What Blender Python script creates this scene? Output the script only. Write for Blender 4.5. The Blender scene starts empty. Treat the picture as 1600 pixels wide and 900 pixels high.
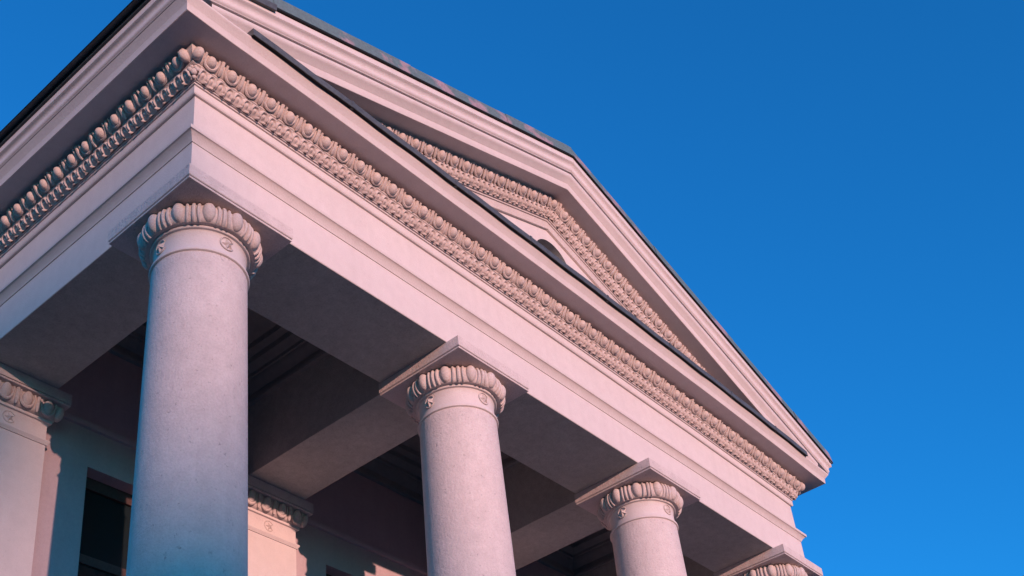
import bpy, bmesh, math, random
from mathutils import Vector, Matrix, noise
random.seed(7)
S = bpy.context.scene
COL = S.collection
PI = math.pi
R = math.radians
Z0 = 8.63            # height of the architrave's underside above the ground

# ------------------------------------------------------------------ camera
F_PX, PPX, PPY = 1955.7, 784.2, 771.9          # focal length and principal point in 1600 x 900 pixels
cam_d = bpy.data.cameras.new('camera'); cam = bpy.data.objects.new('camera', cam_d); COL.objects.link(cam)
cam_d.sensor_width = 36.0
cam_d.lens = 36.0 * F_PX / 1600.0
cam_d.shift_x = (800 - PPX) / 1600.0
cam_d.shift_y = (PPY - 450) / 1600.0
cam_d.clip_start = 0.1; cam_d.clip_end = 6000
RX = Vector((0.6450064, -0.7584010, -0.0937796))
RY = Vector((0.3427089, 0.3967649, -0.8515446))
RZ = Vector((0.6830208, 0.5171126, 0.5158267))
M = Matrix((RX, -RY, -RZ)).transposed().to_4x4()
M.translation = Vector((-4.077, -5.663, -7.029 + Z0))
cam.matrix_world = M
S.camera = cam

# ------------------------------------------------------------------ light
SUN_T, SUN_EL = 0.352, 4.6                     # sideways drift of the sunlight per metre of depth, elevation
trav = Vector((SUN_T, 1.0, 0)).normalized()
w = bpy.data.worlds.new('World'); S.world = w; w.use_nodes = True
nt = w.node_tree
bg = nt.nodes['Background']
sky = nt.nodes.new('ShaderNodeTexSky'); sky.sky_type = 'NISHITA'; sky.sun_disc = False
sky.sun_elevation = R(SUN_EL)
sky.sun_rotation = math.atan2(-trav.x, -trav.y)
sky.air_density = 1.0; sky.dust_density = 0.3; sky.ozone_density = 3.0
tint = nt.nodes.new('ShaderNodeMix'); tint.data_type = 'RGBA'; tint.blend_type = 'MULTIPLY'
tint.inputs['Factor'].default_value = 1.0
SKY_TINT = (0.115, 0.84, 1.37)
tint.inputs['B'].default_value = (*SKY_TINT, 1)
nt.links.new(sky.outputs['Color'], tint.inputs['A'])
nt.links.new(tint.outputs['Result'], bg.inputs['Color'])
bg.inputs['Strength'].default_value = 0.15
sd = bpy.data.lights.new('sun', 'SUN'); sun = bpy.data.objects.new('sun', sd); COL.objects.link(sun)
sd.energy = 2.05; sd.angle = R(0.53); sd.color = (1.0, 0.545, 0.465)
dv = Vector((trav.x * math.cos(R(SUN_EL)), trav.y * math.cos(R(SUN_EL)), -math.sin(R(SUN_EL))))
sun.rotation_euler = dv.to_track_quat('-Z', 'Y').to_euler()
sun.location = (-20, -60, 30)
S.view_settings.view_transform = 'Standard'; S.view_settings.look = 'None'
S.view_settings.exposure = 1.2; S.view_settings.gamma = 1.0; S.view_settings.use_curve_mapping = False

# ------------------------------------------------------------------ materials
def mat(name, base, rough=0.85, var=0.06, scale=3.0, bump=0.15, bscale=70.0, base2=None, mixlo=0.45, mixhi=0.6, spec=0.25, metal=0.0, pits=0.0, streak=0.0):
    m = bpy.data.materials.new(name); m.use_nodes = True
    n = m.node_tree; L = n.links; p = n.nodes['Principled BSDF']
    p.inputs['Roughness'].default_value = rough; p.inputs['Metallic'].default_value = metal
    p.inputs['Specular IOR Level'].default_value = spec
    tc = n.nodes.new('ShaderNodeNewGeometry')
    def nz(sc, det=4, rough_=0.55, vec=None):
        t = n.nodes.new('ShaderNodeTexNoise'); t.inputs['Scale'].default_value = sc; t.inputs['Detail'].default_value = det
        t.inputs['Roughness'].default_value = rough_
        L.new(vec or tc.outputs['Position'], t.inputs['Vector']); return t.outputs['Fac']
    def ramp(fac, lo, hi, c0, c1):
        r = n.nodes.new('ShaderNodeValToRGB'); e = r.color_ramp.elements
        e[0].position = lo; e[1].position = hi; e[0].color = (*c0, 1); e[1].color = (*c1, 1)
        L.new(fac, r.inputs['Fac']); return r.outputs['Color']
    def mul(a, b, f=1.0):
        x = n.nodes.new('ShaderNodeMix'); x.data_type = 'RGBA'; x.blend_type = 'MULTIPLY'; x.inputs['Factor'].default_value = f
        L.new(a, x.inputs['A']); L.new(b, x.inputs['B']); return x.outputs['Result']
    g = lambda v: (v, v, v)
    c = ramp(nz(scale, 6), mixlo if base2 else 0.3, mixhi if base2 else 0.7, base2 or tuple(x * (1 - var) for x in base), base)
    c = mul(c, ramp(nz(scale * 9, 5), 0.3, 0.7, g(1 - var), g(1.0)))
    c = mul(c, ramp(nz(bscale * 1.6, 3), 0.25, 0.6, g(1 - var * 1.2), g(1.0)))
    if streak:
        mp = n.nodes.new('ShaderNodeMapping'); mp.inputs['Scale'].default_value = (5, 5, 0.35)
        L.new(tc.outputs['Position'], mp.inputs['Vector'])
        c = mul(c, ramp(nz(1.6, 6, 0.6, mp.outputs['Vector']), 0.32, 0.55, g(1 - streak), g(1.0)))
    h = nz(bscale, 5, 0.65)
    if pits:
        pt = ramp(nz(bscale * 0.55, 3, 0.7), 0.28, 0.36, g(1 - pits), g(1.0))
        c = mul(c, pt)
        ad = n.nodes.new('ShaderNodeMath'); ad.operation = 'ADD'
        L.new(h, ad.inputs[0]); L.new(pt, ad.inputs[1]); h = ad.outputs[0]
    b = n.nodes.new('ShaderNodeBump'); b.inputs['Strength'].default_value = bump; b.inputs['Distance'].default_value = 0.02
    L.new(h, b.inputs['Height']); L.new(b.outputs['Normal'], p.inputs['Normal'])
    L.new(c, p.inputs['Base Color'])
    return m
STUCCO = mat('painted_stucco', (0.68, 0.61, 0.585), var=0.06, bump=0.16, streak=0.03, pits=0.10, bscale=60, scale=1.1)
ROUGH = mat('rough_shaft_stucco', (0.69, 0.61, 0.585), var=0.11, bump=0.40, bscale=42, pits=0.30, scale=1.1, streak=0.05)
ORN = mat('ornament_plaster', (0.65, 0.565, 0.53), var=0.12, scale=6, bump=0.30, bscale=45, pits=0.25)
WALLM = mat('wall_plaster', (0.52, 0.42, 0.43), var=0.08, bump=0.12, streak=0.06)
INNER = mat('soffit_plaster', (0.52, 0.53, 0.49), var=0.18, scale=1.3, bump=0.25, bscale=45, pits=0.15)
ROOFM = mat('weathered_roof_sheet', (0.36, 0.27, 0.30), rough=0.65, base2=(0.13, 0.20, 0.21), scale=2.6, mixlo=0.51, mixhi=0.58, var=0.18, bump=0.12, bscale=25, spec=0.4)
DARKM = mat('dark_flashing_sheet', (0.11, 0.125, 0.13), rough=0.5, var=0.25, bump=0.1, bscale=20, spec=0.4)
BLACKM = mat('black_drip_sheet', (0.012, 0.013, 0.014), rough=0.7, var=0.2)
LOUV = mat('grey_lunette_board', (0.22, 0.20, 0.21), rough=0.7, var=0.2, bscale=30)
WOOD = mat('brown_window_wood', (0.09, 0.055, 0.05), rough=0.6, var=0.2, bscale=30)
PAVE = mat('grey_paving', (0.10, 0.10, 0.10), var=0.15, scale=0.8, bump=0.2, bscale=12)
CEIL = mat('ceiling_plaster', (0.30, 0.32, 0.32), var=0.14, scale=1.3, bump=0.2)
STEPM = mat('granite_step', (0.18, 0.17, 0.165), var=0.12, bump=0.1)
LEAFM = mat('shade_foliage', (0.06, 0.09, 0.035), var=0.3, scale=1.0, bump=0.3, bscale=3)
GLASS = bpy.data.materials.new('dark_window_glass'); GLASS.use_nodes = True
gp = GLASS.node_tree.nodes['Principled BSDF']
gp.inputs['Base Color'].default_value = (0.012, 0.02, 0.022, 1); gp.inputs['Roughness'].default_value = 0.12
gn = GLASS.node_tree.nodes.new('ShaderNodeTexNoise'); gn.inputs['Scale'].default_value = 1.2
gb = GLASS.node_tree.nodes.new('ShaderNodeBump'); gb.inputs['Strength'].default_value = 0.03
GLASS.node_tree.links.new(gn.outputs['Fac'], gb.inputs['Height']); GLASS.node_tree.links.new(gb.outputs['Normal'], gp.inputs['Normal'])

# ------------------------------------------------------------------ mesh helpers
class MB:
    def __init__(self): self.v = []; self.f = []
    def add(self, vs, fs):
        k = len(self.v); self.v += [tuple(p) for p in vs]; self.f += [tuple(i + k for i in f) for f in fs]; return self
    def box(self, x0, x1, y0, y1, z0, z1):
        v = [(x0, y0, z0), (x1, y0, z0), (x1, y1, z0), (x0, y1, z0), (x0, y0, z1), (x1, y0, z1), (x1, y1, z1), (x0, y1, z1)]
        return self.add(v, [(0, 3, 2, 1), (4, 5, 6, 7), (0, 1, 5, 4), (1, 2, 6, 5), (2, 3, 7, 6), (3, 0, 4, 7)])
    def grid(self, rows, close_u=False, close_v=False):
        nr, nc = len(rows), len(rows[0]); v = [p for r in rows for p in r]; f = []
        for i in range(nr if close_u else nr - 1):
            for j in range(nc if close_v else nc - 1):
                a, b = i * nc + j, i * nc + (j + 1) % nc
                i2 = (i + 1) % nr
                f.append((a, b, i2 * nc + (j + 1) % nc, i2 * nc + j))
        return self.add(v, f)
    def lathe(self, prof, n=64, cx=0, cy=0):
        return self.grid([[(cx + r * math.cos(2 * PI * k / n), cy + r * math.sin(2 * PI * k / n), z) for k in range(n)] for r, z in prof], close_v=True)
    def ball(self, c, rad, nu=14, nv=8, rot=None):
        rows = []
        for i in range(nv + 1):
            a = -PI / 2 + PI * i / nv; row = []
            for j in range(nu):
                t = 2 * PI * j / nu
                p = Vector((rad[0] * math.cos(a) * math.cos(t), rad[1] * math.cos(a) * math.sin(t), rad[2] * math.sin(a)))
                if rot: p = rot @ p
                row.append(p + Vector(c))
            rows.append(row)
        return self.grid(rows, close_v=True)
    def tube(self, pts, rads, n=7):
        pts = [Vector(p) for p in pts]; rows = []
        up = Vector((0.13, 1, 0.07))
        for i, p in enumerate(pts):
            t = (pts[min(i + 1, len(pts) - 1)] - pts[max(i - 1, 0)]).normalized()
            a = t.cross(up).normalized(); b = a.cross(t)
            rows.append([p + rads[i] * (math.cos(2 * PI * k / n) * a + math.sin(2 * PI * k / n) * b) for k in range(n)])
        self.grid(rows, close_v=True)
        for r, s in ((rows[0], 1), (rows[-1], -1)):
            self.add(r, [tuple(range(n))[::s]])
        return self
    def map(self, fn): self.v = [tuple(fn(Vector(p))) for p in self.v]; return self
    def mesh(self, name, m, ang=38):
        me = bpy.data.meshes.new(name); me.from_pydata(self.v, [], self.f); me.validate()
        bm = bmesh.new(); bm.from_mesh(me); bmesh.ops.remove_doubles(bm, verts=bm.verts, dist=1e-5)
        bmesh.ops.recalc_face_normals(bm, faces=bm.faces); bm.to_mesh(me); bm.free()
        me.polygons.foreach_set('use_smooth', [ang > 0] * len(me.polygons))
        me.set_sharp_from_angle(angle=R(ang))
        me.materials.append(m); return me

def put(name, me, parent=None, loc=None):
    o = bpy.data.objects.new(name, me); COL.objects.link(o)
    if parent is not None: o.parent = parent
    if loc is not None: o.location = loc
    return o
def part(name, mb, m, parent, ang=38):
    """mb in building coordinates (z from the architrave's underside); parent is an Empty with no rotation"""
    o3 = parent.matrix_basis.translation
    p = parent
    while p.parent: p = p.parent; o3 = o3 + p.matrix_basis.translation
    mb.map(lambda q: q + Vector((0, 0, Z0)) - o3)
    return put(name, mb.mesh(name, m, ang), parent)
def thing(name, loc, label, cat, group=None):
    o = bpy.data.objects.new(name, None); COL.objects.link(o); o.location = loc; o.empty_display_size = 0.3
    o['label'] = label; o['category'] = cat; o['kind'] = 'thing'
    if group: o['group'] = group
    return o
def copy_tree(o, parent=None):
    kids = list(o.children)
    c = o.copy(); COL.objects.link(c); c.parent = parent
    for k in kids: copy_tree(k, c)
    return c
def structure(name, mb, m, z=Z0):
    mb.map(lambda q: q + Vector((0, 0, z)))
    o = put(name, mb.mesh(name, m)); o['kind'] = 'structure'; return o

def chamfer(prof, c=0.004):
    out = [prof[0]]
    for a, b, d in zip(prof, prof[1:], prof[2:]):
        A, B, D = Vector(a), Vector(b), Vector(d); l1, l2 = (A - B).length, (D - B).length
        if l1 > 3 * c and l2 > 3 * c and abs((A - B).angle(D - B) - PI) > 0.35:
            out += [tuple(B + (A - B).normalized() * c), tuple(B + (D - B).normalized() * c)]
        else: out.append(b)
    return out + [prof[-1]]
def arc(p0, p1, bulge, n=6):
    """points between p0 and p1 bowed sideways by bulge x length"""
    A, B = Vector(p0), Vector(p1); d = B - A; nrm = Vector((-d.y, d.x))
    return [tuple(A + d * (i / n) + nrm * bulge * 4 * (i / n) * (1 - i / n)) for i in range(n + 1)]
def wob(x, y, z, a=0.0035):
    return a * noise.noise(Vector((x * 0.9, y * 0.9, z * 2.3 + 5)))

# ------------------------------------------------------------------ dimensions
L = 9.632; HX = L / 2
XS = [0.388, 3.33, 6.352, 9.245]
YC = 0.363
YEND = 11.0
SIDE_Y = 5.2         # ornament runs this far along the left flank

def bow(x, z):
    """the long front beam is not dead straight: its upper courses ride a little high in the middle"""
    t = min(1, max(0, x / L))
    return 0.068 * min(1, max(0, (z - 0.40) / 0.75)) * (4 * t * (1 - t)) ** 0.8
def sweep3(mb, prof, yend=YEND, n=(26, 46, 12)):
    """profile (outward, z) along the left flank, the front and the right flank, mitred at both corners"""
    rows = []
    for o, z in prof:
        row = []
        for k in range(n[0]): t = k / n[0]; row.append((-o, yend + (-o - yend) * t, z))
        for k in range(n[1]): t = k / n[1]; row.append((-o + (L + 2 * o) * t, -o, z))
        for k in range(n[2] + 1): t = k / n[2]; row.append((L + o, -o + (yend + o) * t, z))
        row = [(x, y, z + wob(x, y, 0) + (bow(x, z) if n[0] <= i <= n[0] + n[1] else 0)) for i, (x, y, z) in enumerate(row)]
        row = [(x - (wob(x, y, 9) if 0 < i < n[0] else 0), y - (wob(x, y, 7) if n[0] < i < n[0] + n[1] else 0), zz) for i, (x, y, zz) in enumerate(row)]
        rows.append(row)
    return mb.grid(rows)

# ------------------------------------------------------------------ ornament units
def egg_unit(wid, hgt, dep, ew=0.215, tr=0.062, eh=0.50, ey=0.34):
    """egg, its U-shaped shell and the dart beside it; x along the moulding, -y outward, z up, centre of the band at 0"""
    lean = Matrix.Rotation(R(20), 3, 'X')
    egg = MB().ball((0, -dep * ey, 0.02 * hgt), (wid * ew, dep * 0.68, hgt * eh), 14, 9, lean)
    sh = MB(); pts, rad = [], []
    for i in range(17):
        u = i / 16; a = PI * (1.0 + u)
        x = (ew + 0.085) * wid * math.cos(a) * (1 - 0.06 * math.sin(PI * u)); z = hgt * (0.50 - 0.97 * math.sin(PI * u) ** 0.55)
        y = -dep * (0.26 + 0.36 * (z / hgt + 0.5))
        pts.append((x, y, z)); rad.append(wid * tr * (0.85 + 0.40 * math.sin(PI * u)))
    sh.tube(pts, rad, 7)
    da = MB(); x = wid / 2
    da.tube([(x, -dep * 0.55, hgt * 0.54), (x, -dep * 0.56, hgt * 0.2), (x, -dep * 0.44, -hgt * 0.15), (x, -dep * 0.32, -hgt * 0.38), (x, -dep * 0.22, -hgt * 0.54)],
            [wid * 0.085, wid * 0.085, wid * 0.090, wid * 0.080, wid * 0.04], 7)
    return egg, sh, da
def leaf_unit(wid, hgt, dep, nu=26, nv=16):
    """one water-leaf of the lower moulding as a relief: two inverted loops above, a drop and a bar below"""
    def g(u, v, cu, cv, su, sv): return math.exp(-((u - cu) / su) ** 2 - ((v - cv) / sv) ** 2)
    def hgtf(u, v):
        h = 0.0
        for cu in (-0.5, 0.5):
            d = math.hypot((u - cu) / 0.42, (v - 0.52) / 0.42)
            ring = math.exp(-((d - 0.95) / 0.22) ** 2) if v > 0.40 else math.exp(-((abs(u - cu) / 0.42 - 0.95) / 0.24) ** 2) * max(0, min(1, (v - 0.12) / 0.2))
            h = max(h, 0.85 * ring)
            h = max(h, 0.55 * g(u, v, cu, 0.5, 0.14, 0.22))
        h = max(h, 1.45 * g(u, v, 0.0, 0.10, 0.15, 0.12))
        h = max(h, 0.8 * (g(u, v, 0.86, 0.06, 0.30, 0.07) + g(u, v, -1.14, 0.06, 0.30, 0.07)))
        h = max(h, 0.5 * math.exp(-((v - 0.97) / 0.06) ** 2))
        return h
    rows = []
    for i in range(nv + 1):
        v = i / nv; row = []
        for j in range(nu + 1):
            u = -1 + 2 * j / nu
            e = min(1, (1 - abs(u)) / 0.04)
            row.append((u * wid / 2, -(dep * 0.15 + dep * 0.72 * hgtf(u, v)) - 0.30 * dep * math.sin(PI * v), (v - 0.5) * hgt))
        rows.append(row)
    return MB().grid(rows)

# ================================================================== SETTING
g = MB(); n_ = 24
rows = []
for i in range(n_ + 1):
    rows.append([(-3000 + 6000 * i / n_, -3000 + 6000 * j / n_, 0.0) for j in range(n_ + 1)])
structure('ground', MB().grid(rows), PAVE, 0.0)
FL = 1.05
st = MB()
for k in range(7):
    h = FL * (7 - k) / 7; e = 0.30 * k
    st.add(*(lambda b: (b.v, b.f))(MB().box(-0.5 - e, L + 0.5 + e, -0.55 - e, (3.06 if k == 0 else 3.05 - 0.001 * k), 0.0 + (FL * (6 - k) / 7 if k < 6 else -0.2), h)))
structure('portico_floor', st, STEPM, 0.0)
# unseen wood, added and shaped to shade the corner column, left flank and ground
sd_ = Vector((trav.x, trav.y)); ed_ = Vector((trav.y, -trav.x))
def shade_xy(u, s): p = ed_ * u + sd_ * s; return p.x, p.y
wd = MB(); DS = -200.0; RISE = 200.0 * math.tan(R(SUN_EL))
def shade_crown(u, v, a, b, seed, s=DS):
    cx, cy = shade_xy(u, s); cz = v - s * math.tan(R(SUN_EL)) + Z0
    m_ = MB().ball((0, 0, 0), (a, a, b), 40, 26)
    def f(p):
        q = Vector((p.x / a, p.y / a, p.z / b)); k = 1 + 0.05 * noise.noise(q * 2.1 + Vector((seed, 0, 0))) + 0.05 * noise.noise(q * 6 + Vector((0, seed, 0)))
        return Vector((cx + p.x * k, cy + p.y * k, cz + p.z * k))
    m_.map(f); wd.add(m_.v, m_.f)
    wd.tube([(cx, cy, -0.5), (cx, cy, cz - b * 0.6)], [0.7, 0.35], 8)
shade_crown(-1.9, -0.30, 1.85, 1.20, 1.0, -200.0)
shade_crown(-3.9, 0.2, 1.8, 1.2, 3.0, DS - 2)
shade_crown(-11.5, -6.5, 6.0, 9.0, 4.0, DS - 5)
shade_crown(-22, -8.0, 6.5, 10.0, 9.0, DS - 2)
shade_crown(-34, -9.0, 7.0, 10.5, 13.0, DS - 6)
shade_crown(0.45, -6.5, 3.4, 4.5, 6.0, -300.0)
shade_crown(3.6, -9.0, 4.6, 5.8, 8.0, DS - 3)
for k in range(13):
    shade_crown(11.5 + 7.5 * k, -13.5 - 1.2 * random.random(), 6.0, 7.5 + random.random(), 20.0 + k, DS - 4 * random.random())
wo = put('added_shade_wood', wd.mesh('added_shade_wood', LEAFM)); wo['kind'] = 'stuff'

# ================================================================== COLUMNS
EW = 2 * PI * 0.435 / 12
def ring_map(mb, r0, ang, z):
    """wrap a unit round a vertical axis: x -> arc, -y -> outward"""
    def f(p):
        a = ang + p.x / r0
        r = r0 - p.y
        return Vector((r * math.cos(a), r * math.sin(a), z + p.z))
    return mb.map(f)
CR, CA, CZ_, CB = 0.402, 0.046, -0.219, 0.084        # round cushion under the abacus: centre radius, bulge, height, half height
def cushion(ang, th, lift=0.0):
    r = CR + (CA + lift) * math.cos(th)
    return (r * math.cos(ang), r * math.sin(ang), CZ_ + (CB + lift * 0.4) * math.sin(th))
def rib(phi, bow_, rad):
    pts = []; rr = []
    for i in range(13):
        th = R(-80 + 160 * i / 12)
        pts.append(cushion(phi + bow_ * math.cos(th) ** 1.5, th, 0.003)); rr.append(rad * (0.72 + 0.28 * math.cos(th)))
    return MB().tube(pts, rr, 7)
PH = R(30)
ce = MB().ball((CR + 0.024, 0, CZ_ + 0.002), (0.053, 0.0535, 0.084), 16, 10, Matrix.Rotation(R(8), 3, 'Y'))
cs = rib(-PH * 0.285, -PH * 0.05, 0.0140); c2 = rib(PH * 0.285, PH * 0.05, 0.0140); cs.add(c2.v, c2.f)
cd = rib(PH * 0.5, 0.0, 0.0170)
egg_me = ce.mesh('egg', ORN); shl_me = cs.mesh('egg_shell', ORN); drt_me = cd.mesh('dart', ORN)

def star_mb():
    """five-pointed star over an open ring, flat at y = 0, relief towards -y"""
    m_ = MB(); R1, R2 = 0.058, 0.025; dx, dz = 0.003, -0.003
    pts = []
    for k in range(10):
        a = PI / 2 + 0.35 + k * PI / 5; r = R1 if k % 2 == 0 else R2
        pts.append((dx + r * math.cos(a), 0.004, dz + r * math.sin(a)))
    top = (dx, -0.026, dz)
    m_.add(pts + [top], [(i, (i + 1) % 10, 10) for i in range(10)])
    return m_
def ring_mb():
    rp = [(-0.002 + 0.058 * math.cos(a), -0.001, 0.002 + 0.058 * math.sin(a)) for a in [R(30 + 300 * i / 18) for i in range(19)]]
    return MB().tube(rp, [0.0065] * 19, 6)
star_me = ring_map(star_mb(), 0.350, 0, -0.392).mesh('star', ORN, 15)
sring_me = ring_map(ring_mb(), 0.350, 0, -0.392).mesh('emblem_ring', ORN)

def build_column():
    t = thing('column', (XS[0], YC - 0.0, FL), '', 'column', 'round columns across the front of the portico')
    zb = FL - Z0
    r_low = 0.415
    prof = [(0.0, zb + 0.0), (0.50, zb), (0.50, zb + 0.14), (0.47, zb + 0.16), (0.47, zb + 0.22), (0.43, zb + 0.26)]
    part('base', MB().lathe([(r, z) for r, z in prof], 64, XS[0], YC), STUCCO, t)
    sp = []
    for i in range(25):
        u = i / 24; z = (zb + 0.26) + (-0.535 - zb - 0.26) * u
        r = r_low - (r_low - 0.358) * (u ** 1.6)
        sp.append((r, z))
    part('shaft', MB().lathe(sp, 72, XS[0], YC), ROUGH, t)
    part('astragal', MB().lathe([(0.355, -0.540), (0.366, -0.538), (0.373, -0.533), (0.375, -0.524), (0.373, -0.514), (0.366, -0.508), (0.352, -0.505)], 72, XS[0], YC), STUCCO, t)
    part('neck', MB().lathe([(0.364, -0.509), (0.356, -0.495), (0.350, -0.475), (0.346, -0.45), (0.345, -0.40), (0.347, -0.335), (0.356, -0.322)], 72, XS[0], YC), STUCCO, t)
    part('fillet', MB().lathe([(0.350, -0.325), (0.372, -0.322), (0.377, -0.316), (0.377, -0.296), (0.372, -0.291), (0.36, -0.290)], 72, XS[0], YC), STUCCO, t)
    part('echinus', MB().lathe([(0.350, -0.300)] + [(CR + (CA - 0.004) * math.cos(R(t_)), CZ_ + CB * math.sin(R(t_))) for t_ in range(-84, 85, 12)] + [(0.36, -0.1325)], 72, XS[0], YC), ORN, t)
    ab = MB()
    c = 0.006; hw = 0.5
    def slab(h, z0_, z1_, c=0.006):
        rows = []
        for hh, z in ((h - c, z0_), (h, z0_ + c), (h, z1_ - 0.001)):
            rows.append([(XS[0] - hh, YC - hh, z), (XS[0] + hh, YC - hh, z), (XS[0] + hh, YC + hh, z), (XS[0] - hh, YC + hh, z)])
        ab.grid(rows, close_v=True); ab.add(rows[0], [(3, 2, 1, 0)]); ab.add(rows[-1], [(0, 1, 2, 3)])
    slab(hw, -0.110, -0.002)
    slab(hw - 0.020, -0.118, -0.108, 0.001)
    slab(hw - 0.006, -0.1345, -0.117, 0.003)
    part('abacus', ab, ROUGH, t)
    top = Vector((0, 0, Z0 - FL))
    for k in range(12):
        for nm, me, off in (('egg', egg_me, 0), ('egg_shell', shl_me, 0), ('dart', drt_me, 0)):
            o = put(nm, me, t, top); o.rotation_euler.z = R(30 * k)
    for a in (-90, 180, 90, 0):
        r_ = put('emblem_ring', sring_me, t, top); r_.rotation_euler.z = R(a - 3)
        s_ = put('star', star_me, t, top); s_.rotation_euler.z = R(a - 3)
    return t
col0 = build_column()
LAB = ['corner column nearest the camera, its whole round capital and lower shaft shading to blue',
       'second column from the left corner, with star emblems below its egg carved capital',
       'third column along the front, its capital in front of the dark ceiling vent',
       'last column at the far end, only its abacus and capital top in view']
for i, x in enumerate(XS):
    c_ = col0 if i == 0 else copy_tree(col0)
    c_.location = (x, YC, FL); c_['label'] = LAB[i]
    for ch in c_.children:
        if ch.name.split('.')[0] in ('egg', 'egg_shell', 'dart', 'star'):
            ch.rotation_euler.z += random.uniform(-0.012, 0.012); ch.scale.z = random.uniform(0.9985, 1.0005)

# ================================================================== ENTABLATURE
ent = thing('entablature', (HX, 0, Z0), 'pinkish plaster entablature resting on the columns, with egg and leaf bands under its deep cornice', 'entablature')
# architrave: outer face, underside and inner face
a_ = MB()
SO, SI = 0.842, 0.745
prof = chamfer([(0.0, 0.408), (0.0, 0.0)] )
sweep3(a_, [(0.0, 0.408), (0.0, 0.005), (-0.005, 0.0)])
ins = [(SI, YEND), (SI, SO), (L - SI, SO), (L - SI, YEND)]
outs = [(0.005, YEND), (0.005, 0.005), (L - 0.005, 0.005), (L - 0.005, YEND)]
archi = part('architrave', a_, STUCCO, ent)
so = MB()
so.grid([[(x, y, 0.0) for x, y in outs], [(x, y, 0.0) for x, y in [(SI - 0.004, YEND), (SI - 0.004, SO - 0.004), (L - SI + 0.004, SO - 0.004), (L - SI + 0.004, YEND)]], [(x, y, 0.004) for x, y in ins], [(x, y, 1.35) for x, y in ins]])
part('architrave_soffit', so, INNER, ent)
tn = MB(); sweep3(tn, [(-0.001, 0.404), (0.008, 0.405), (0.010, 0.412)] + arc((0.012, 0.413), (0.058, 0.470), 0.07, 7)[1:] + [(0.066, 0.471), (0.068, 0.474), (0.068, 0.502), (0.062, 0.507), (-0.03, 0.520)])
part('taenia', tn, STUCCO, ent)
fr = MB(); sweep3(fr, [(-0.015, 0.505), (-0.015, 0.938)]); part('frieze', fr, STUCCO, ent)
bd = MB(); sweep3(bd, [(-0.02, 0.938), (0.004, 0.938), (0.012, 0.945), (0.014, 0.950), (0.014, 1.015), (0.010, 1.021)]); part('frieze_band', bd, STUCCO, ent)
fl = MB(); sweep3(fl, [(0.0, 1.021), (0.024, 1.022), (0.026, 1.025), (0.026, 1.033), (0.016, 1.035), (0.016, 1.040), (0.036, 1.041), (0.038, 1.044), (0.038, 1.052), (0.026, 1.055)]); part('fillet', fl, STUCCO, ent)
bm_ = MB(); sweep3(bm_, [(0.02, 1.05)] + arc((0.030, 1.056), (0.088, 1.132), 0.10, 6) + [(0.104, 1.136), (0.108, 1.140), (0.108, 1.150), (0.098, 1.153)] + arc((0.104, 1.155), (0.160, 1.266), -0.20, 8) + [(0.15, 1.275)])
part('bed_moulding', bm_, ORN, ent)
cr = MB()
sweep3(cr, [(0.10, 1.272), (0.366, 1.268), (0.372, 1.262), (0.377, 1.264), (0.379, 1.270), (0.383, 1.336)] + arc((0.3845, 1.338), (0.422, 1.390), 0.01, 6) + [(0.426, 1.396), (0.428, 1.400), (0.428, 1.414), (0.0, 1.430)])
part('cornice', cr, STUCCO, ent)

P = 0.2035; ZE = 1.207
tilt = Matrix.Rotation(R(25), 3, 'X')     # mouldings lean outward at the top
def lean_map(mb): return mb.map(lambda p: tilt @ p)
fe, fs_, fd = egg_unit(P, 0.108, 0.074, 0.225)
FE, FS, FD = lean_map(fe).mesh('egg', ORN), lean_map(fs_).mesh('egg_shell', ORN), lean_map(fd).mesh('dart', ORN)
LP = 0.1765
FLf = leaf_unit(LP, 0.100, 0.044); FLf.map(lambda p: Matrix.Rotation(R(34), 3, 'X') @ p); FLM = FLf.mesh('leaf', ORN, 180)
def ent_local(x, y, z): return Vector((x - HX, y, z))
OE, OL, ZL = 0.123, 0.064, 1.092
def run(parent, spec, p0, dirv, n, rotz, jit=0.0035):
    for k in range(n):
        for nm, me in spec:
            q = p0 + dirv * k
            o = put(nm, me, parent, q + Vector((0, 0, random.uniform(-jit, jit) * 0.5 + (bow(q.x + HX, q.z) if abs(dirv.x) > 0 else 0))))
            o.rotation_euler = (random.uniform(-0.05, 0.05), random.uniform(-0.05, 0.05), rotz + random.uniform(-0.05, 0.05))
            o.scale = [random.uniform(0.95, 1.05) for _ in range(3)]
EGGS = (('egg', FE), ('egg_shell', FS), ('dart', FD))
nf = 48; x0 = (L - (nf - 1) * P) / 2
run(ent, EGGS, ent_local(x0, -OE, ZE), Vector((P, 0, 0)), nf, 0)
ns = int(SIDE_Y / P)
run(ent, EGGS, ent_local(-OE, x0 + (ns - 1) * P, ZE), Vector((0, -P, 0)), ns, -PI / 2)
run(ent, EGGS, ent_local(L + OE, x0, ZE), Vector((0, P, 0)), 3, PI / 2)
for sg in (0, 1):
    fx = (lambda x: x) if sg == 0 else (lambda x: L - x)
    for (x, y, rz) in ((-0.103, -OE - 0.004, 0.25), (-OE - 0.004, -0.068, -PI / 2 - 0.25)):
        for nm, me in EGGS[:1]:
            o = put(nm, me, ent, ent_local(fx(x), y, ZE)); o.rotation_euler.z = rz if sg == 0 else -rz; o.scale = (0.92, 1.08, 1.06)
nl = 55; xl0 = (L - (nl - 1) * LP) / 2
run(ent, (('leaf', FLM),), ent_local(xl0, -OL, ZL), Vector((LP, 0, 0)), nl, 0)
ns2 = int(SIDE_Y / LP)
run(ent, (('leaf', FLM),), ent_local(-OL, xl0 + (ns2 - 1) * LP, ZL), Vector((0, -LP, 0)), ns2, -PI / 2)
run(ent, (('leaf', FLM),), ent_local(L + OL, xl0, ZL), Vector((0, LP, 0)), 3, PI / 2)
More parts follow.
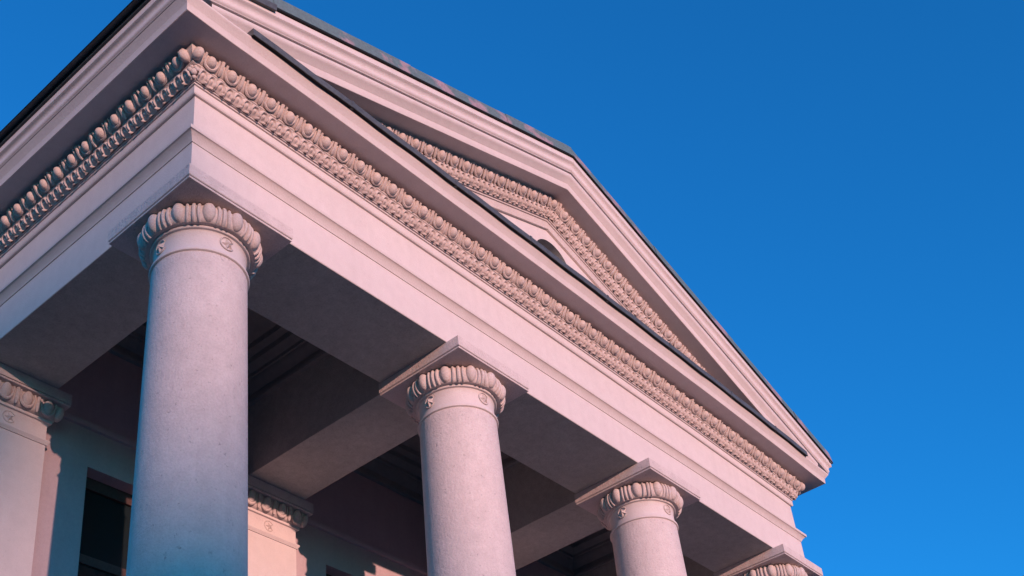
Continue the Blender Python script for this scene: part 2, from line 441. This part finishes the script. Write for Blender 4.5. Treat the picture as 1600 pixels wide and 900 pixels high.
for cx, rz in ((-OL + 0.012, -PI / 4), (L + OL - 0.012, PI / 4)):
    lf = MB()
    for dx_, dz_, rr in ((0, 0.0, 0.030), (-0.028, 0.018, 0.022), (0.028, 0.018, 0.022), (0, -0.036, 0.018), (-0.012, 0.038, 0.018), (0.014, 0.036, 0.017)):
        lf.ball((dx_, -0.012 - 0.5 * dz_, dz_), (rr, rr * 0.9, rr * 1.1), 9, 6)
    o = put('corner_leaf', lf.mesh('corner_leaf', ORN), ent, ent_local(cx, -OL + 0.012, ZL)); o.rotation_euler.z = rz

# sheet over the horizontal cornice inside the pediment
fx0, fx1 = 0.20, L - 0.20
sh = MB(); nseg = 40
rows = []
for o, z in ((0.410, 1.432), (0.415, 1.422), (0.462, 1.404), (0.465, 1.407), (0.463, 1.476), (0.458, 1.482), (0.02, 1.53), (0.0, 1.53)):
    rows.append([(fx0 + (fx1 - fx0) * k / nseg, -o, z + bow(fx0 + (fx1 - fx0) * k / nseg, 1.4) + 0.6 * wob(k * 0.8, o, 3) + (0.004 * math.sin(k * 1.7))) for k in range(nseg + 1)])
sh.grid(rows)
sh.add([rows[i][0] for i in range(len(rows))], [tuple(range(len(rows)))]); sh.add([rows[i][-1] for i in range(len(rows))], [tuple(range(len(rows)))[::-1]])
part('cornice_flashing', sh, DARKM, ent)
ud = MB(); ud.grid([[(fx0 + 0.005 + (fx1 - fx0 - 0.01) * k / nseg, -o, z + bow(fx0 + (fx1 - fx0) * k / nseg, 1.4) + 0.6 * wob(k * 0.8, 0.5, 3) + 0.004 * math.sin(k * 1.7)) for k in range(nseg + 1)] for o, z in ((0.405, 1.424), (0.418, 1.416), (0.458, 1.402), (0.458, 1.404))])
part('drip_batten', ud, BLACKM, ent)
for k, xx in enumerate((1.28, 2.61, 3.72, 5.02, 6.21, 7.55, 8.61)):
    zz = bow(xx, 1.4) + 0.004 * math.sin(1.7 * nseg * (xx - fx0) / (fx1 - fx0))
    sm_ = MB().box(xx, xx + 0.03, -0.4675, -0.42, 1.404 + zz, 1.480 + zz); part('sheet_lap', sm_, DARKM, ent)

# ================================================================== PEDIMENT
ped = thing('pediment', (HX, 0, Z0 + 1.46), 'triangular gable pediment over the cornice, with raking egg and leaf mouldings and a dark lunette', 'pediment')
MS = 0.345; MR = 0.3345; AX = HX - 0.055; ZA = 3.385
def zr(x, rel): return ZA + rel - (MS * (AX - x) if x < AX else MR * (x - AX))
def rake(mb, prof, xl, side=None, n=30):
    """profile (outward, rise) up one slope and down the other"""
    rows = []
    for o, rel in prof:
        a = xl(o); row = []
        sg = [(a + (AX - a) * k / n) for k in range(n + 1)] + [(AX + (L - a - AX) * k / n) for k in range(1, n + 1)]
        for x in sg: row.append((x, -o + wob(x, 3, rel, 0.003), zr(x, rel) + wob(x, 8, 0, 0.004)))
        if side:
            row = [(a, side, zr(a, rel))] + row + [(L - a, side, zr(a, rel))]
        rows.append(row)
    return mb.grid(rows)
rc = MB()
rake(rc, [(0.10, -0.386), (0.340, -0.390), (0.346, -0.396), (0.351, -0.394), (0.353, -0.388), (0.360, -0.318)] + arc((0.362, -0.316), (0.414, -0.256), 0.02, 6) + [(0.418, -0.243), (0.420, -0.238), (0.420, -0.212), (0.416, -0.206), (0.30, -0.203)], lambda o: -0.18)
part('raking_cornice', rc, STUCCO, ped)
sm = MB()
sima = [(0.36, -0.200), (0.432, -0.197), (0.436, -0.192), (0.434, -0.186), (0.424, -0.184)] + arc((0.424, -0.184), (0.446, -0.140), -0.20, 6)[1:] + arc((0.446, -0.140), (0.474, -0.078), 0.17, 8)[1:] + [(0.478, -0.074), (0.482, -0.070), (0.482, -0.006), (0.478, 0.0), (0.20, 0.004)]
rake(sm, sima, lambda o: -o, side=YEND)
part('sima', sm, STUCCO, ped)
rb = MB()
rake(rb, [(-0.03, -0.760), (0.006, -0.757), (0.012, -0.752), (0.012, -0.650), (0.006, -0.644), (0.022, -0.640), (0.024, -0.625), (0.014, -0.621), (0.014, -0.615), (0.034, -0.612), (0.036, -0.600), (0.026, -0.596)] + arc((0.026, -0.594), (0.078, -0.510), 0.10, 6) + [(0.092, -0.506), (0.096, -0.500), (0.096, -0.490), (0.086, -0.486)] + arc((0.092, -0.484), (0.148, -0.378), -0.20, 8), lambda o: 0.22)
part('bed_moulding', rb, ORN, ped)
# tympanum with its arched opening
LR, LZ = 0.31, 2.165
ty = MB(); nseg = 120
xs = sorted(set([0.3 + (L - 0.6) * k / nseg for k in range(nseg + 1)] + [HX + LR * math.cos(PI * k / 24) for k in range(25)]))
def bot(x):
    d = abs(x - HX)
    return LZ + math.sqrt(max(0, LR * LR - d * d)) if d < LR - 1e-6 else None
for xa, xb in zip(xs, xs[1:]):
    m_ = (xa + xb) / 2
    if abs(m_ - HX) < LR:
        za, zb_ = bot(xa) or LZ, bot(xb) or LZ
    else: za = zb_ = 1.44
    ty.add([(xa, 0.015, za), (xb, 0.015, zb_), (xb, 0.015, zr(xb, -0.70)), (xa, 0.015, zr(xa, -0.70))], [(0, 1, 2, 3)])
part('tympanum', ty, STUCCO, ped, 0)
rv = MB(); pa = [(HX + LR, 1.5)] + [(HX + LR * math.cos(PI * k / 24), LZ + LR * math.sin(PI * k / 24)) for k in range(25)] + [(HX - LR, 1.5)]
rv.grid([[(x, 0.015, z) for x, z in pa], [(x, 0.14, z) for x, z in pa]])
lun = part('lunette', rv, INNER, ped)
gl = MB(); gl.add([(x, 0.12, z) for x, z in pa], [tuple(range(len(pa)))])
part('lunette_pane', gl, LOUV, lun)
for sgn in (-1, 1):
    ang = math.atan(MS if sgn < 0 else MR)
    dx = P * math.cos(ang); n_e = int(4.45 / dx)
    for k in range(n_e + 1):
        if k == 0 and sgn < 0: continue
        x = AX + sgn * k * dx
        for nm, me in EGGS:
            o = put(nm, me, ped, Vector((x - HX, -0.110, zr(x, -0.447) - 1.46 - (0.012 if k == 0 else 0))))
            o.rotation_euler = (random.uniform(-0.02, 0.02), (ang * sgn if k else 0) + random.uniform(-0.02, 0.02), random.uniform(-0.02, 0.02))
    dx = LP * math.cos(ang); n_l = int(4.15 / dx)
    for k in range(n_l + 1):
        if k == 0 and sgn < 0: continue
        x = AX + sgn * k * dx
        o = put('leaf', FLM, ped, Vector((x - HX, -0.058, zr(x, -0.552) - 1.46)))
        o.rotation_euler = (0, ang * sgn if k else 0, random.uniform(-0.02, 0.02))

# ================================================================== ROOF
roof = thing('roof', (HX, 4, Z0 + 1.6), 'weathered grey green and pink sheet metal roof edge along the top of the gable', 'roof')
rp = MB(); th = 0.02
for o0, rel0 in ((0, 0),):
    rows = []
    for y in (-0.40, YEND):
        rows.append([(-0.56, y, zr(-0.56, 0.075)), (AX, y, zr(AX, 0.130)), (L + 0.56, y, zr(L + 0.56, 0.075))])
    rp.grid(rows)
    rp.grid([[(x, y, z - th) for x, y, z in r] for r in rows])
part('roof_slope', rp, DARKM, roof)
de = MB()
rake(de, [(0.470, 0.004), (0.500, 0.003), (0.502, 0.006), (0.502, 0.019), (0.47, 0.021)], lambda o: -0.52)
part('drip_edge', de, BLACKM, roof)
def sheet(xa, xb, lift=0.0):
    m_ = MB(); n = 10
    rows = []
    for o, rel in ((0.488, 0.020), (0.496, 0.022), (0.474, 0.178), (0.420, 0.190)):
        rows.append([(x, -o - lift, zr(x, rel) + lift + 0.006 * noise.noise(Vector((x * 2.2, o, 1)))) for x in [xa + (xb - xa) * k / n for k in range(n + 1)]])
    m_.grid(rows)
    m_.grid([[(x, y + 0.012, z - 0.008) for x, y, z in r] for r in rows])
    return part('metal_sheet', m_, ROOFM, roof)
cuts = [-0.52, 0.385, 2.05, 3.56, AX + 0.012]
for i, (a, b) in enumerate(zip(cuts, cuts[1:])): sheet(a, b + (0.03 if i < 3 else 0), 0.004 * (i % 2))
cuts = [AX + 0.016, 6.3, 7.9, 9.3, L + 0.52]
for i, (a, b) in enumerate(zip(cuts, cuts[1:])): sheet(a, b + (0.03 if i < 3 else 0), 0.004 * (i % 2))
lp = MB(); rows = []
for o, rel in ((0.484, -0.034), (0.512, -0.036), (0.514, 0.034), (0.484, 0.036)):
    rows.append([(x, -o, zr(x, rel)) for x in (-0.52, -0.2, 0.1, 0.40)])
lp.grid(rows); lp.add([r[-1] for r in rows], [(0, 1, 2, 3)])
part('edge_lip', lp, DARKM, roof)
za = zr(-0.5, 0.0)
for sgn in (-1, 1):
    ev = MB()
    X = lambda o: -o if sgn < 0 else L + o
    rows = [[(X(o), y, z) for y in (-0.497, 1.5, 4, 7, YEND)] for o, z in ((0.44, za + 0.006), (0.494, za + 0.007), (0.500, za + 0.010), (0.502, za + 0.044), (0.495, za + 0.048), (0.40, za + 0.07))]
    ev.grid(rows); ev.add([r[0] for r in rows], [tuple(range(6))])
    part('eaves_gutter', ev, DARKM, roof)

# ================================================================== PORTICO INTERIOR
YW = 3.07
CZ = 1.34
# cross beams from the front to the wall
BW = 0.375
def beam(x):
    b = thing('cross_beam', (x, SO, Z0), '', 'beam', 'beams crossing the portico ceiling')
    rows = []
    for dx_, z in ((-BW, CZ), (-BW, 0.006), (-BW + 0.006, 0.002), (BW - 0.006, 0.002), (BW, 0.006), (BW, CZ)):
        rows.append([(x + dx_, SO + 0.002 + (YW - 0.004 - SO) * k / 8, z + (0.002 * math.sin(k + x) if z < 0.1 else 0)) for k in range(9)])
    part('beam_body', MB().grid(rows), INNER, b)
    return b
for x, lab in ((XS[1], 'plaster cross beam running back from the second column to the wall'), (XS[2], 'plaster cross beam running back from the third column beside the ceiling vent')):
    beam(x)['label'] = lab
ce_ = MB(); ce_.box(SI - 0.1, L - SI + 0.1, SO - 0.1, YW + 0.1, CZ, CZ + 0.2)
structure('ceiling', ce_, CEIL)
# stepped mouldings round each ceiling bay
bays = [(SI, XS[1] - BW), (XS[1] + BW, XS[2] - BW), (XS[2] + BW, L - SI)]
names = ['left', 'middle', 'right']
for (xa, xb), nm in zip(bays, ('stepped plaster moulding round the ceiling bay behind the corner column', 'stepped plaster moulding round the middle ceiling bay behind the second column', 'stepped plaster moulding round the ceiling bay that holds the dark vent')):
    t = thing('ceiling_moulding', ((xa + xb) / 2, (SO + YW) / 2, Z0 + 0.86), nm, 'ceiling moulding', 'mouldings round the ceiling bays')
    m_ = MB(); rows = []
    for o, z in ((0.001, 0.860), (0.045, 0.865), (0.050, 0.900), (0.020, 0.910), (0.022, 0.985), (0.090, 1.060), (0.095, 1.110), (0.120, 1.112), (0.122, 1.150), (0.20, 1.205), (0.205, 1.27), (0.30, 1.275), (0.305, CZ + 0.001)):
        rows.append([(xa + o, SO + o, z), (xb - o, SO + o, z), (xb - o, YW - o, z), (xa + o, YW - o, z)])
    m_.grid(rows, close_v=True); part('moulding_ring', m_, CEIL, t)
vt = thing('ceiling_vent', (8.15, 2.25, Z0 + 1.3), 'dark rectangular vent with a raised frame in the ceiling behind the third column', 'vent')
m_ = MB()
vx0, vx1, vy0, vy1 = 7.75, 8.45, 1.75, 2.45
m_.box(vx0, vx1, vy0, vy0 + 0.05, CZ - 0.05, CZ + 0.001); m_.box(vx0, vx1, vy1 - 0.05, vy1, CZ - 0.05, CZ + 0.001)
m_.box(vx0, vx0 + 0.05, vy0 + 0.05, vy1 - 0.05, CZ - 0.05, CZ + 0.001); m_.box(vx1 - 0.05, vx1, vy0 + 0.05, vy1 - 0.05, CZ - 0.05, CZ + 0.001)
part('vent_frame', m_, INNER, vt)
m_ = MB(); m_.box(vx0 + 0.05, vx1 - 0.05, vy0 + 0.05, vy1 - 0.05, CZ - 0.012, CZ + 0.001); part('vent_backing', m_, BLACKM, vt)
for k in range(5):
    m_ = MB(); xx = vx0 + 0.10 + 0.12 * k; m_.add([(xx, vy0 + 0.05, CZ - 0.045), (xx + 0.05, vy0 + 0.05, CZ - 0.014), (xx + 0.05, vy1 - 0.05, CZ - 0.014), (xx, vy1 - 0.05, CZ - 0.045), (xx + 0.006, vy0 + 0.05, CZ - 0.049), (xx + 0.056, vy0 + 0.05, CZ - 0.018), (xx + 0.056, vy1 - 0.05, CZ - 0.018), (xx + 0.006, vy1 - 0.05, CZ - 0.049)], [(0, 1, 2, 3), (4, 7, 6, 5), (0, 4, 5, 1), (2, 6, 7, 3), (0, 3, 7, 4), (1, 5, 6, 2)])
    part('slat', m_, DARKM, vt)

# ------------------------------------------------------------------ wall with windows
wall = thing('portico_wall', (HX, YW, FL), 'plaster wall at the back of the portico with tall recessed windows between flat pilasters', 'wall')
WX = [(1.235, 1.985), (4.19, 4.935), (7.13, 7.88)]
WT, WB = -0.525, -3.6
zb = FL - Z0
wm = MB(); xs = [0.02]
for a, b in WX: xs += [a, b]
xs.append(L - 0.02)
for i, (a, b) in enumerate(zip(xs, xs[1:])):
    if i % 2 == 0: wm.add([(a, YW, zb), (b, YW, zb), (b, YW, 1.35), (a, YW, 1.35)], [(0, 1, 2, 3)])
    else:
        wm.add([(a, YW, WT), (b, YW, WT), (b, YW, 1.35), (a, YW, 1.35)], [(0, 1, 2, 3)])
        wm.add([(a, YW, zb), (b, YW, zb), (b, YW, WB), (a, YW, WB)], [(0, 1, 2, 3)])
        D = YW + 0.30
        wm.add([(a, YW, WB), (a, D, WB), (a, D, WT), (a, YW, WT), (b, YW, WB), (b, D, WB), (b, D, WT), (b, YW, WT)], [(0, 1, 2, 3), (4, 7, 6, 5), (3, 2, 6, 7), (0, 4, 5, 1)])
for x in (0.02, L - 0.02):
    wm.add([(x, YW, -Z0), (x, YEND, -Z0), (x, YEND, 0.0), (x, YW, 0.0)], [(0, 1, 2, 3)])
wm.add([(0.02, YEND, -Z0), (L - 0.02, YEND, -Z0), (L - 0.02, YEND, 1.6), (0.02, YEND, 1.6)], [(0, 1, 2, 3)])
part('wall_face', wm, WALLM, wall)
for a, b in ((XS[0] + 0.52, XS[1] - 0.52), (XS[1] + 0.52, XS[2] - 0.52), (XS[2] + 0.52, XS[3] - 0.52)):
    sc = MB().grid([[(a, YW - o, z), (b, YW - o, z)] for o, z in ((0, -0.125), (0.03, -0.12), (0.04, -0.10), (0.04, -0.06), (0.0, -0.045))])
    part('wall_fillet', sc, WALLM, wall)
for a, b in WX:
    fr_ = MB(); y0, y1 = YW + 0.15, YW + 0.22; t_ = 0.075
    fr_.box(a, a + t_, y0, y1, WB, WT); fr_.box(b - t_, b, y0, y1, WB, WT); fr_.box(a + t_, b - t_, y0, y1, WT - 0.12, WT); fr_.box(a + t_, b - t_, y0, y1, WB, WB + t_)
    fr_.box(a + t_, b - t_, y0 + 0.01, y1 - 0.01, -1.42, -1.33)
    wf = part('window', fr_, WOOD, wall)
    pn = MB(); pn.box(a + t_ - 0.01, b - t_ + 0.01, YW + 0.18, YW + 0.19, -1.34, WT - 0.11); part('pane', pn, GLASS, wf)
    pn = MB(); pn.box(a + t_ - 0.01, b - t_ + 0.01, YW + 0.18, YW + 0.19, WB + t_ - 0.01, -1.41); part('pane', pn, GLASS, wf)

# ------------------------------------------------------------------ pilasters
PY = 2.99; PHW = 0.37
pe, ps, pd = egg_unit(EW, 0.142, 0.052, 0.235, 0.055, 0.55, 0.42)
PE, PS, PD = pe.mesh('egg', ORN), ps.mesh('egg_shell', ORN), pd.mesh('dart', ORN)
pstar = star_mb().mesh('star', ORN, 15); pring = ring_mb().mesh('emblem_ring', ORN)
def wrapbox(mb, prof, x):
    """profile (outward, z) round the three free sides of a pilaster"""
    rows = []
    for o, z in prof:
        rows.append([(x - PHW - o, YW + 0.002, z), (x - PHW - o, PY - o, z), (x + PHW + o, PY - o, z), (x + PHW + o, YW + 0.002, z)])
    return mb.grid(rows)
def build_pilaster(x):
    t = thing('pilaster', (x, PY, FL), '', 'pilaster', 'pilasters on the portico wall')
    part('base', wrapbox(MB(), [(0.0, zb + 0.28), (0.03, zb + 0.24), (0.07, zb + 0.22), (0.07, zb + 0.002), (-0.2, zb + 0.001)], x), STUCCO, t)
    part('shaft', wrapbox(MB(), [(0.0, zb + 0.27), (0.0, -2.0), (-0.003, -0.548)], x), STUCCO, t)
    part('astragal', wrapbox(MB(), [(-0.01, -0.55), (0.008, -0.548), (0.012, -0.535), (0.018, -0.530), (0.026, -0.515), (0.022, -0.502), (0.010, -0.497), (-0.01, -0.496)], x), STUCCO, t)
    part('neck', wrapbox(MB(), [(0.0, -0.50), (-0.006, -0.47), (-0.006, -0.34), (0.004, -0.322)], x), STUCCO, t)
    part('fillet', wrapbox(MB(), [(0.0, -0.325), (0.020, -0.322), (0.024, -0.317), (0.024, -0.296), (0.018, -0.291), (0.0, -0.290)], x), STUCCO, t)
    part('echinus', wrapbox(MB(), [(0.010, -0.300), (0.040, -0.285), (0.060, -0.255), (0.072, -0.215), (0.076, -0.175), (0.07, -0.132)], x), ORN, t)
    ab = MB(); rows = []
    for h, z in ((0.0, -0.1345), (0.124, -0.1345), (0.127, -0.131), (0.127, -0.118), (0.112, -0.117), (0.112, -0.109), (0.127, -0.109), (0.130, -0.106), (0.130, -0.002), (0.0, -0.002)):
        rows.append([(x - PHW - h, YW + 0.002, z), (x - PHW - h, PY - h, z), (x + PHW + h, PY - h, z), (x + PHW + h, YW + 0.002, z)])
    part('abacus', ab.grid(rows), ROUGH, t)
    lz = Z0 - FL - 0.214
    for k in range(4):
        dx_ = (k - 1.5) * EW * 0.90
        for nm, me in (('egg', PE), ('egg_shell', PS)) + ((('dart', PD),) if k < 3 else ()):
            o = put(nm, me, t, Vector((dx_, -0.052, lz)))
            o.scale.x = 0.95
    for sg in (-1, 1):
        o = put('egg', PE, t, Vector((sg * (PHW + 0.048), -0.040, lz))); o.rotation_euler.z = sg * PI / 4
    put('emblem_ring', pring, t, Vector((0, 0.006, Z0 - FL - 0.405))); put('star', pstar, t, Vector((0, 0.006, Z0 - FL - 0.405)))
    return t
pil = build_pilaster(XS[0])
PL = ['flat corner pilaster at the left edge, half shaded, beside a tall dark window', 'flat pilaster lit salmon pink behind the corner column', 'flat pilaster on the wall behind the second column, mostly hidden']
for i in range(3):
    p_ = pil if i == 0 else copy_tree(pil)
    p_.location = (XS[i], PY, FL); p_['label'] = PL[i]
